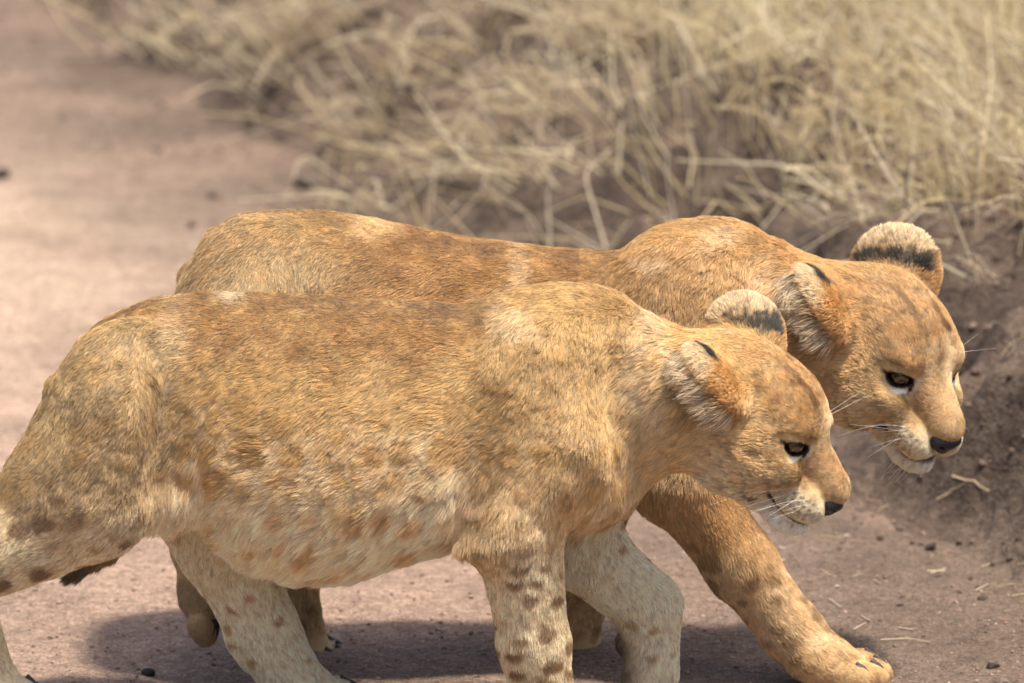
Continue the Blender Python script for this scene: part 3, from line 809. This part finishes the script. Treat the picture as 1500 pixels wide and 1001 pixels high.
def coat(p, n, prims, M, hc, sc, cfg, rs):
    N = len(p); Y0 = cfg['Y']
    _, _, _, T = region_weights(prims, p, .010)
    Z = np.zeros(N, np.float32)
    g = lambda k: T[k] if k in T else Z
    u, v = photo_uv(p, Y0)
    tt = np.array(cfg['torso'], float)
    top = np.interp(u, tt[:, 0], tt[:, 1]); bot = np.interp(u, tt[:, 0], tt[:, 2])
    h = (v - top) / np.maximum(bot - top, 40)
    n1 = fbm(p, .06, 3) - .5; n2 = fbm(p, .018, 5) - .5; n3 = noise(p, .006, 9) - .5
    col = np.tile(np.array(cfg.get('tan', TAN), np.float32), (N, 1))
    side = np.abs(p[:, 1] - Y0)
    # spots: flattened across the body so that they wrap round the flank
    pw = p * np.array([1, .30, 1], np.float32) + .011 * np.stack([noise(p, .028, 61), noise(p, .032, 62), noise(p, .032, 63)], 1)
    f1, f2, cid = worley(pw, .042, cfg['seed'], .62)
    net = (1 - smooth(.03, .24, f2 - f1)); spot = 1 - smooth(.30, .56, f1)
    body = np.clip(g('body') + g('rump') * .8 + g('shoulder') * .6 + g('neck') * .3, 0, 1)
    col = mixc(col, (.75, .585, .36), np.clip(net * smooth(.27, .50, h + n1 * .2) * body * cfg['net'] * (.85 + n2), 0, 1))
    col = mixc(col, (.40, .225, .078), np.clip(spot * smooth(.2, .45, h) * body * cfg['spot'] * (.9 + 2 * n2), 0, 1))
    # belly pale, with sparse tawny spots
    bel = smooth(.52, .90, h + n1 * .35) * np.clip(g('body') + g('shoulder') * .4, 0, 1)
    bcol = mixc(np.tile(np.array(CREAM, np.float32), (N, 1)), (.50, .305, .115), (1 - smooth(.26, .48, f1)) * (cid > .15) * .85)
    bcol = mixc(bcol, (.88, .80, .64), smooth(.88, 1.02, h) * .8)
    col = col * (1 - bel[:, None] * .95) + bcol * bel[:, None] * .95
    # darker, redder back
    dor = (1 - smooth(.06, .34, h + n1 * .30)) * g('body')
    col = mixc(col, DORSAL, np.clip(dor * (.90 + n2 * 1.6), 0, 1))
    ridge = (1 - smooth(.0, .05, h)) * g('body')
    col = mixc(col, (.16, .085, .035), np.clip(ridge * .85 * (.6 + 2.2 * n2 + n1), 0, 1))
    # rump and thighs: greyer buff
    ru = np.clip(g('rump') + g('hind') * .4, 0, 1)
    col = mixc(col, OLIVE, np.clip(ru * (.62 + n1 * 1.4 + n2 * 1.4), 0, .9))
    # limbs: cream with brown blots
    limb = np.clip(g('fore') + g('hind') + g('paw') * .6 + ru * smooth(640, 730, v) * (Y0 < .1), 0, 1)
    low = smooth(.0, .7, (v - cfg['limb_v'][0]) / (cfg['limb_v'][1] - cfg['limb_v'][0]))
    col = mixc(col, CREAM, np.clip(limb * low * cfg['limb_pale'] * (.8 + n2), 0, 1))
    pl = p + .006 * np.stack([noise(p, .016, 71), noise(p, .016, 72), noise(p, .016, 73)], 1)
    l1, l2, lid = worley(pl * np.array([.85, .7, 1.3], np.float32), .027, cfg['seed'] + 5)
    h1, h2, hid_ = worley(pl * np.array([.9, .7, 1.0], np.float32), .036, cfg['seed'] + 8)
    lsp = (1 - smooth(.30, .50, l1 + n2 * .3)) * (lid > .05) * np.clip(1 - g('hind') * 2, 0, 1) + (1 - smooth(.26, .46, h1 + n2 * .3)) * (hid_ > .15) * np.clip(g('hind') * 2 + ru * smooth(650, 720, v), 0, 1)
    col = mixc(col, BROWN, np.clip(limb * lsp * (.35 + .65 * low) * cfg['limb_spot'], 0, .9))
    inn = g('inner')
    col = mixc(col, (.83, .69, .48), np.clip(inn * (1.05 + n2), 0, 1))
    col = mixc(col, (.36, .21, .08), np.clip(inn * (1 - smooth(.20, .36, l1 + n2 * .2)) * (lid > .45) * .85, 0, .8))
    # shoulder and neck
    col = mixc(col, (.44, .27, .10), np.clip(g('shoulder') * (.40 + n1 * 1.5), 0, .7))
    col = mixc(col, (.58, .42, .22), np.clip(g('neck') * smooth(.3, .9, h) * .7, 0, 1))
    # tail
    col = mixc(col, (.34, .25, .16), np.clip(g('sole') * 1.2, 0, .8)); col = mixc(col, DARK, np.clip(g('blackpad') * 1.5, 0, 1))
    col = mixc(col, OLIVE, g('tail') * .6); col = mixc(col, DARK, g('tailtip') * .92)
    # own patches, with crease shade and rim highlights painted in
    for (cu, cv, ru_, rv_, c, w) in cfg['marks_and_light']:
        col = mixc(col, c, np.clip(blob(u, v, cu, cv, ru_, rv_) * w * (1 + n2 * 1.2 + n1) * (1 - np.clip(g('head') + g('ear') + g('cheek') + g('face'), 0, 1)), 0, 1))
    # ---------------- head
    q = ((p - hc) @ M) / (.01 * sc); x, y, z = q[:, 0], q[:, 1], q[:, 2]; ay = np.abs(y)
    hd = np.clip(g('head') + g('cheek') + g('face') + g('pad') + g('chin') + g('jaw') + g('lid'), 0, 1) * (1 - g('ear'))
    hcol = np.tile(np.array((.52, .355, .165), np.float32), (N, 1)) * (1 + .8 * n2 + .3 * n1)[:, None]
    hcol = mixc(hcol, (.30, .165, .06), np.clip(smooth(.52, .66, fbm(q, 1.6, 141)) * .40, 0, 1))
    hcol = mixc(hcol, (.68, .53, .32), np.clip(smooth(.52, .66, fbm(q, 1.3, 145)) * .35, 0, 1))
    hcol = mixc(hcol, (.40, .21, .07), smooth(1.5, 5, z) * (.7 + n2 * 1.5) * .8)                       # crown
    hcol = mixc(hcol, CREAM, smooth(-2.0, -7.0, z) * .55)                                              # jaw paler
    hcol = mixc(hcol, (.62, .45, .23), smooth(3, 0, x) * smooth(-1, -5, z) * .5)
    st = (1 - smooth(.25, .6, np.abs(ay - 1.6 - .25 * n3 - .5 * n1))) * smooth(-1.5, 1.5, x) * smooth(8.5, 7, x) * (z > 2)
    hcol = mixc(hcol, (.13, .062, .025), np.clip(st * (.60 + 2.8 * n2), 0, .7))                        # dark lines over the brow
    hs1, _, hid = worley(q * np.array([1, 1, 1]), 1.9, 3)
    fs = (1 - smooth(.2, .42, hs1)) * (hid > .4) * smooth(-3, 1, x) * smooth(7.5, 5.5, x) * (z > 1.6)
    hcol = mixc(hcol, (.15, .07, .028), fs * .8)
    cs = (1 - smooth(.2, .45, hs1)) * (hid > .55) * (z < -.5) * smooth(11, 9, x)
    hcol = mixc(hcol, (.31, .16, .055), cs * .5)
    hcol = mixc(hcol, (.70, .52, .30), blob(x, ay * 1.6 + np.abs(z - 2.6) * .6, 8.0, 2.6, 1.5, 1.6) * .8)   # pale patch over the inner eye corner
    hcol = mixc(hcol, (.47, .305, .15), smooth(8.5, 10.5, x) * (1 - smooth(1.4, 2.3, ay)) * (z > -2.6) * .9)   # bridge
    hcol = mixc(hcol, (.33, .17, .065), blob(x, ay, 9.2, 2.25, 1.7, .55) * (z > -2.6) * .55)
    hcol = mixc(hcol, (.27, .17, .085), blob(x, z, 8.6, -2.0, 1.5, .8) * smooth(1.6, 2.6, ay) * .5)
    pad = g('pad')
    hcol = mixc(hcol, (.74, .61, .41), np.clip(smooth(.10, .60, pad) * smooth(-2.0, -3.4, z) * 1.0, 0, 1))
    rows = np.abs(((z + 3.15) / .62) - np.round((z + 3.15) / .62)); colsx = np.abs(((x - .2) / .75) - np.round((x - .2) / .75))
    dots = (rows < .17) * (colsx < .34) * (x > 8.6) * (x < 12.2) * (z < -2.9) * (z > -5.3)
    hcol = mixc(hcol, (.10, .055, .03), np.clip(dots * pad * 1.4, 0, .8))
    hcol = mixc(hcol, WHITE, np.clip(g('chin') * 2.2 * smooth(-5.6, -6.4, z), 0, 1))
    # lips: the dark seam between pads and chin
    seam = (1 - smooth(.14, .34, np.abs(z - (-5.85 - .10 * (x - 9.4))))) * smooth(5.4, 7.0, x) * (x < 13.2)
    hcol = mixc(hcol, (.025, .016, .013), np.clip(seam, 0, 1) * .95)
    ex_keep = np.ones(N, np.float32); ex_len = np.ones(N, np.float32); ex_flow = np.zeros((N, 3), np.float32); ex_lift = np.ones(N, np.float32)
    for s in (-1, 1):
        e = (q - EYE_C(s)) @ eye_frame(s)
        a_, b_ = e[:, 1] * (-s if s else 1), e[:, 2]; frontal = e[:, 0] > -.3
        al = np.hypot(a_ / 1.55, b_ / .90)
        inner = (1 - smooth(.25, .5, np.abs(b_ + .35 + .55 * (np.abs(e[:, 1]) - 1.4)))) 
        # e[:,1] runs along the lids; the inner corner lies towards the nose
        nose_side = ((M.T @ (M @ eye_frame(s)))[:, 1][0]) > 0
        uu = e[:, 1] if nose_side else -e[:, 1]
        under = blob(uu, b_, .45, -1.18, 1.0, .26, .5) * frontal
        hcol = mixc(hcol, (.84, .76, .62), under * .95)
        pale_in = blob(uu, b_, 2.0, -.25, .45, .8, .5) * frontal
        hcol = mixc(hcol, (.72, .60, .42), pale_in * .7)
        over = blob(uu, b_, .2, 1.45, 1.6, .45, .5) * frontal
        hcol = mixc(hcol, (.30, .17, .07), over * .45)
        tear = (1 - smooth(.14, .34, np.abs(uu - 1.45 - .12 * b_))) * smooth(.3, -.2, b_) * smooth(-1.9, -1.0, b_) * frontal
        outer = (1 - smooth(.12, .30, np.abs(b_ - .20))) * smooth(-2.1, -1.6, uu) * (uu < -1.0) * frontal
        line = (1 - smooth(.96, 1.12, al)) * frontal
        k = np.clip(line + tear + outer, 0, 1)
        hcol = mixc(hcol, (.008, .006, .005), k)
        ex_keep = ex_keep * np.where(frontal & (al < 1.05), 0.0, 1.0)
        ex_len = ex_len * np.where(frontal & (al < 1.7), .5, 1.0)
    nos = np.sqrt(((x - 12.8) / 1.6) ** 2 + (y / 2.05) ** 2 + ((z + 3.15) / 1.15) ** 2)
    ex_keep = ex_keep * (nos > 1.0)
    hcol = mixc(hcol, (.03, .02, .018), (1 - smooth(.95, 1.12, nos)))
    col = col * (1 - hd[:, None]) + hcol * hd[:, None]
    # ---------------- ears
    for pr in prims:
        if pr.tag != 'ear': continue
        e = ((p - pr.c) @ pr.M) / pr.r; nd = n @ pr.M
        near = np.exp(-np.clip(pr.dist(p), 0, 1) / .004) * (1 - smooth(1.0, 1.25, np.sqrt((e ** 2).sum(1))))
        inner = smooth(.1, .5, nd[:, 2] + n3 * .5) * near * smooth(-.9, -.5, e[:, 0])
        back = near * smooth(.05, -.3, nd[:, 2])
        rim = near * (1 - smooth(.1, .5, np.abs(nd[:, 2])))
        ec = np.tile(np.array((.50, .28, .095), np.float32), (N, 1))
        ec = mixc(ec, (.62, .47, .28), smooth(.30, .62, e[:, 0] + n3 * .3))
        ec = mixc(ec, (.62, .36, .13), rim * .6)
        band = smooth(pr.band[0] - .08, pr.band[0] + .08, e[:, 0] + n3 * .35) * smooth(pr.band[1] + .16, pr.band[1] - .16, e[:, 0] + n3 * .35) * smooth(pr.band[2] - .15, pr.band[2] + .15, e[:, 1]) * smooth(pr.band[3] + .15, pr.band[3] - .15, e[:, 1])
        ec = mixc(ec, (.012, .010, .009), np.clip(back * band * 1.3, 0, 1))
        ec = mixc(ec, (.66, .53, .35), inner); ec = mixc(ec, (.26, .15, .07), inner * (rs.rand(N) < .3))  # some strands browned to paint shaded gaps between the tufts
        ec = mixc(ec, (.07, .045, .03), inner * blob(e[:, 0], e[:, 1], -.25, 0, .35, .35) * .85)  # shade inside the ear, painted dark at the tuft bases
        col = col * (1 - near[:, None]) + ec * near[:, None]
        ex_len = ex_len * (1 + inner * pr.tuft); ex_lift = ex_lift * (1 + inner * .5)
        ex_flow = ex_flow + (pr.M[:, 2] * .3 + np.array([-.8, -.15, -.55], np.float32))[None] * (inner * 2.2)[:, None]
    # lower flank and belly hair hangs longer
    ex_len = ex_len * (1 + .7 * bel + .5 * bel * smooth(-.2, -.7, n[:, 2])) * (1 - .35 * dor * (1 - bel))
    ex_flow[:, 2] -= bel * .55
    tick = np.clip(.03 + .28 * dor + .18 * ru + .05 * g('shoulder') + .03 * limb, 0, .3) * (1 - hd * .5) * (1 - bel)
    col = np.clip(col, .004, .9) ** .92
    col = col * (1 + np.array([.07, .03, -.04], np.float32)[None] * (1 - smooth(.35, .60, col.mean(1)))[:, None])
    return np.clip(col, .004, .9).astype(np.float32), dict(keep=ex_keep, len=ex_len, flow=ex_flow, lift=ex_lift, tick=tick)

# ------------------------------------------------------------------ the near cub
BACK = (-1, 0, -.35); DOWN = (-.25, 0, -1)
near = dict(grooves=[((705, 590, -.152), (684, 765, -.148), .028, .03), ((262, 500, -.138), (252, 700, -.136), .034, .04), ((912, 560, -.116), (930, 690, -.110), .028, .05)], seed=5, Y=0.0, colour=coat, strands=950000, rad=.00028, net=.72, spot=.62, limb_pale=.85, limb_spot=1.0, limb_v=(640, 830),
    torso=[(72, 600, 640, .030), (90, 565, 690, .060), (120, 508, 715, .085), (165, 470, 728, .102), (220, 441, 735, .112), (300, 431, 752, .116),
           (335, 432, 796, .124), (385, 434, 820, .134), (450, 437, 832, .144), (525, 441, 826, .147), (610, 446, 799, .140), (690, 453, 782, .130), (750, 449, 775, .122),
           (810, 437, 765, .112), (870, 444, 745, .098), (915, 462, 715, .082), (945, 500, 670, .05)],
    limbs=[
        # kind, from, to, r0, r1, blend, flow, fur, tag
        ('cone', (885, 575, 0), (1040, 588, 0), .100, .083, .05, (-.75, 0, -.65), .021, 'neck'),
        ('cone', (845, 650, -.092), (740, 765, -.102), .062, .052, .024, (-.3, 0, -1), .013, 'shoulder'),
        ('cone', (735, 782, -.100), (682, 797, -.112), .034, .008, .018, (-1, 0, -.1), .017, 'fore'),
        ('cone', (760, 785, -.096), (782, 940, -.098), .053, .041, .03, (.12, 0, -1), .0095, 'fore'),
        ('cone', (782, 940, -.098), (796, 1030, -.100), .043, .038, .015, (.12, 0, -1), .009, 'fore'),
        ('cone', (830, 660, .07), (858, 800, .085), .060, .050, .03, DOWN, .010, 'inner'),
        ('cone', (862, 812, .085), (948, 885, .085), .047, .042, .02, (.5, 0, -.8), .010, 'inner'),
        ('cone', (950, 890, .085), (955, 985, .085), .040, .033, .012, (0, 0, -1), .009, 'inner'),
        ('cone', (180, 600, -.082), (132, 712, -.094), .085, .076, .03, (-.45, 0, -.9), .012, 'rump'),
        ('cone', (135, 742, -.090), (-70, 832, -.085), .064, .052, .03, (-1, 0, -.35), .011, 'hind'),
        ('cone', (-70, 840, -.085), (-20, 985, -.085), .040, .033, .02, None, .008, 'hind'),
        ('cone', (230, 610, .07), (330, 790, .085), .088, .060, .04, DOWN, .010, 'inner'),
        ('cone', (335, 800, .085), (385, 925, .085), .055, .042, .03, None, .009, 'inner'),
        ('cone', (385, 925, .085), (432, 1000, .085), .043, .038, .02, None, .009, 'inner'),
        ('cone', (134, 514, 0), (90, 570, 0), .020, .015, .02, None, .009, 'tail'),
        ('cone', (122, 600, -.05), (62, 714, -.08), .046, .052, .03, (-.5, 0, -.9), .012, 'rump'),
        ('cone', (88, 568, 0), (68, 640, 0), .016, .014, .01, None, .009, 'tail'),
        ('cone', (68, 640, 0), (120, 705, .02), .014, .013, .01, None, .009, 'tail'),
        ('cone', (120, 705, .02), (205, 755, .02), .013, .012, .01, None, .009, 'tail'),
        ('cone', (205, 755, .02), (160, 806, .012), .012, .011, .01, None, .012, 'tail'),
        ('cone', (160, 806, .012), (106, 840, .008), .010, .005, .006, (-.9, 0, -.5), .018, 'tailtip'),
    ],
    masses=[
        ((815, 474, 0), (.080, .070, .035), .05, (-.6, 0, -.3), .014, 'shoulder'),
        ((800, 605, -.082), (.088, .046, .118), .045, (-.35, 0, -1), .014, 'shoulder'),
        ((805, 580, .075), (.095, .050, .125), .04, (-.35, 0, -1), .014, 'shoulder'),
        ((872, 690, 0), (.052, .078, .060), .04, (-.2, 0, -1), .018, 'neck'),
        ((190, 592, -.075), (.085, .050, .108), .03, (-.6, 0, -.8), .012, 'rump'),
        ((190, 592, .065), (.085, .052, .108), .05, (-.6, 0, -.8), .012, 'rump'),
        ((912, 940, .080), (.008, .012, .016), .003, (0, 0, -1), .004, 'blackpad'), ((922, 992, .080), (.009, .013, .015), .003, (0, 0, -1), .004, 'blackpad'),
        ((250, 715, -.075), (.045, .022, .035), .03, (-.2, 0, -1), .016, 'body'),
    ],
    paws=[((812, 1040, -.1), (1, 0, -.1), (0, 0, 1), 1.0, 'paw'), ((948, 1012, .085), (-.15, 0, -1), (1, 0, 0), .95, 'inner'),
          ((470, 1016, .085), (1, 0, -.12), (0, 0, 1), 1.0, 'inner'), ((8, 1010, -.085), (1, 0, -.35), (0, 0, 1), .95, 'inner')],
    head=(-21, 34, -3, 1.20, (1101, 592), 0.0),
    gaze={-1: (.80, -.55, -.50), 1: (.80, .55, -.50)},
    ears={-1: ((1048, 555, -.078), (-.64, -.32, .66), (-.80, .05, -.55), (4.7, 4.0, 1.7), (.20, .60, -.02, 1.3), 2.8), 1: ((1090, 496, .068), (-.12, .20, .95), (-.35, .90, -.10), (4.9, 4.5, 1.8), (.02, .42, -.85, .85), .3)},
    marks_and_light=[(345, 428, 22, 8, CREAM, .4), (262, 468, 24, 34, CREAM, .22), (240, 590, 26, 110, (.20, .12, .05), .45), (758, 450, 34, 14, CREAM, .32),  # includes painted rim highlights on rump and withers, painted thigh crease shade
           (655, 450, 14, 18, (.15, .08, .03), .5), (955, 530, 38, 80, (.70, .58, .40), .5), (700, 680, 22, 90, (.30, .18, .075), .45), (245, 735, 40, 22, CREAM, .8)],
)

far = dict(grooves=[((885, 470, -.160), (880, 640, -.158), .026, .03), ((470, 380, -.150), (468, 560, -.150), .030, .04)], seed=9, Y=0.30, colour=coat, strands=620000, rad=.00028, net=.35, spot=.3, limb_pale=.4, limb_spot=.7, limb_v=(700, 900), tan=(.50, .295, .115),
    torso=[(278, 430, 470, .030), (289, 382, 560, .060), (312, 344, 600, .085), (345, 321, 630, .104), (400, 312, 650, .112), (470, 311, 680, .118),
           (540, 322, 700, .130), (610, 338, 710, .138), (700, 354, 705, .138), (800, 366, 690, .128), (880, 372, 680, .120), (930, 369, 675, .115),
           (985, 348, 665, .108), (1050, 340, 650, .096), (1100, 352, 620, .082), (1135, 390, 580, .05)],
    limbs=[
        ('cone', (1050, 455, 0), (1200, 480, -.01), .100, .086, .05, (-.8, 0, -.55), .017, 'neck'),
        ('cone', (990, 560, -.08), (985, 690, -.085), .070, .058, .04, (-.2, 0, -1), .012, 'shoulder'),
        ('cone', (998, 700, -.085), (1084, 825, -.09), .054, .043, .03, None, .009, 'fore'),
        ('cone', (1084, 825, -.09), (1158, 922, -.10), .043, .038, .02, None, .008, 'fore'),
        ('cone', (1158, 922, -.10), (1200, 962, -.12), .038, .034, .015, None, .007, 'fore'),
        ('cone', (960, 560, .08), (880, 690, .085), .065, .052, .04, DOWN, .010, 'fore'),
        ('cone', (880, 690, .085), (845, 870, .085), .050, .037, .03, DOWN, .008, 'fore'),
        ('cone', (845, 870, .085), (842, 925, .085), .037, .032, .02, None, .007, 'fore'),
        ('cone', (370, 470, -.075), (400, 640, -.085), .090, .068, .05, DOWN, .011, 'rump'),
        ('cone', (400, 640, -.085), (300, 800, -.085), .060, .040, .03, None, .009, 'hind'),
        ('cone', (292, 790, -.085), (308, 862, -.085), .032, .028, .02, None, .008, 'inner'),
        ('cone', (370, 470, .075), (470, 640, .085), .090, .068, .05, DOWN, .011, 'rump'),
        ('cone', (470, 640, .085), (420, 830, .085), .060, .040, .03, None, .009, 'hind'),
        ('cone', (420, 830, .085), (442, 935, .085), .036, .031, .02, None, .008, 'hind'),
        ('cone', (318, 358, 0), (284, 405, 0), .016, .015, .02, None, .008, 'tail'),
        ('cone', (284, 405, 0), (276, 500, 0), .015, .014, .01, None, .008, 'tail'),
        ('cone', (276, 500, 0), (290, 620, 0), .016, .014, .01, None, .009, 'tail'),
        ('cone', (290, 620, 0), (310, 700, 0), .014, .012, .01, None, .012, 'tailtip'),
    ],
    masses=[
        ((1020, 375, 0), (.080, .070, .035), .03, (-.6, 0, -.3), .013, 'shoulder'),
        ((985, 480, -.075), (.095, .050, .120), .04, (-.3, 0, -1), .013, 'shoulder'),
        ((985, 480, .075), (.095, .050, .120), .04, (-.3, 0, -1), .013, 'shoulder'),
        ((1075, 590, 0), (.055, .080, .065), .04, (-.2, 0, -1), .016, 'neck'),
        ((378, 448, -.065), (.092, .052, .110), .05, (-.6, 0, -.8), .011, 'rump'),
        ((378, 448, .065), (.092, .052, .110), .05, (-.6, 0, -.8), .011, 'rump'),
    ],
    paws=[((1228, 976, -.125), (1, -.22, -.10), (0, 0, 1), 1.12, 'paw'), ((850, 952, .085), (.25, 0, -1), (1, 0, .3), .95, 'paw'),
          ((292, 888, -.085), (.30, 0, -1), (1, 0, .2), .85, 'sole'), ((452, 955, .085), (1, 0, -.15), (0, 0, 1), .95, 'paw')],
    head=(-52, 30, -4, 1.26, (1298, 491), -.02),
    gaze={-1: (.85, -.45, -.25), 1: (.85, .45, -.25)},
    ears={-1: ((1207, 445, -.080), (-.58, -.30, .72), (-.78, .10, -.50), (4.7, 4.1, 1.7), (.20, .60, -.02, 1.3), 2.8), 1: ((1312, 398, .065), (.02, .25, .95), (.25, .90, -.20), (4.9, 4.7, 1.8), (.0, .42, -.85, .85), .3)},
    marks_and_light=[(575, 355, 45, 28, (.27, .13, .045), .6), (765, 390, 14, 40, CREAM, .25), (845, 372, 18, 18, (.22, .11, .04), .6), (955, 358, 26, 10, CREAM, .32), (1060, 337, 40, 8, (.70, .52, .30), .6),
           (420, 400, 120, 90, (.45, .32, .15), .4), (560, 325, 40, 14, (.66, .46, .22), .6), (1120, 480, 40, 90, (.72, .60, .42), .6)],
)
CUBS = os.environ.get('CUBS', 'near,far')
if 'near' in CUBS: make_cub('lion_cub', 'nearer tawny spotted lion cub with lowered head, its flank in full view', near)
if 'far' in CUBS: make_cub('lion_cub', 'lion cub behind the other, head raised above its companion, foreleg stretched forward', far)
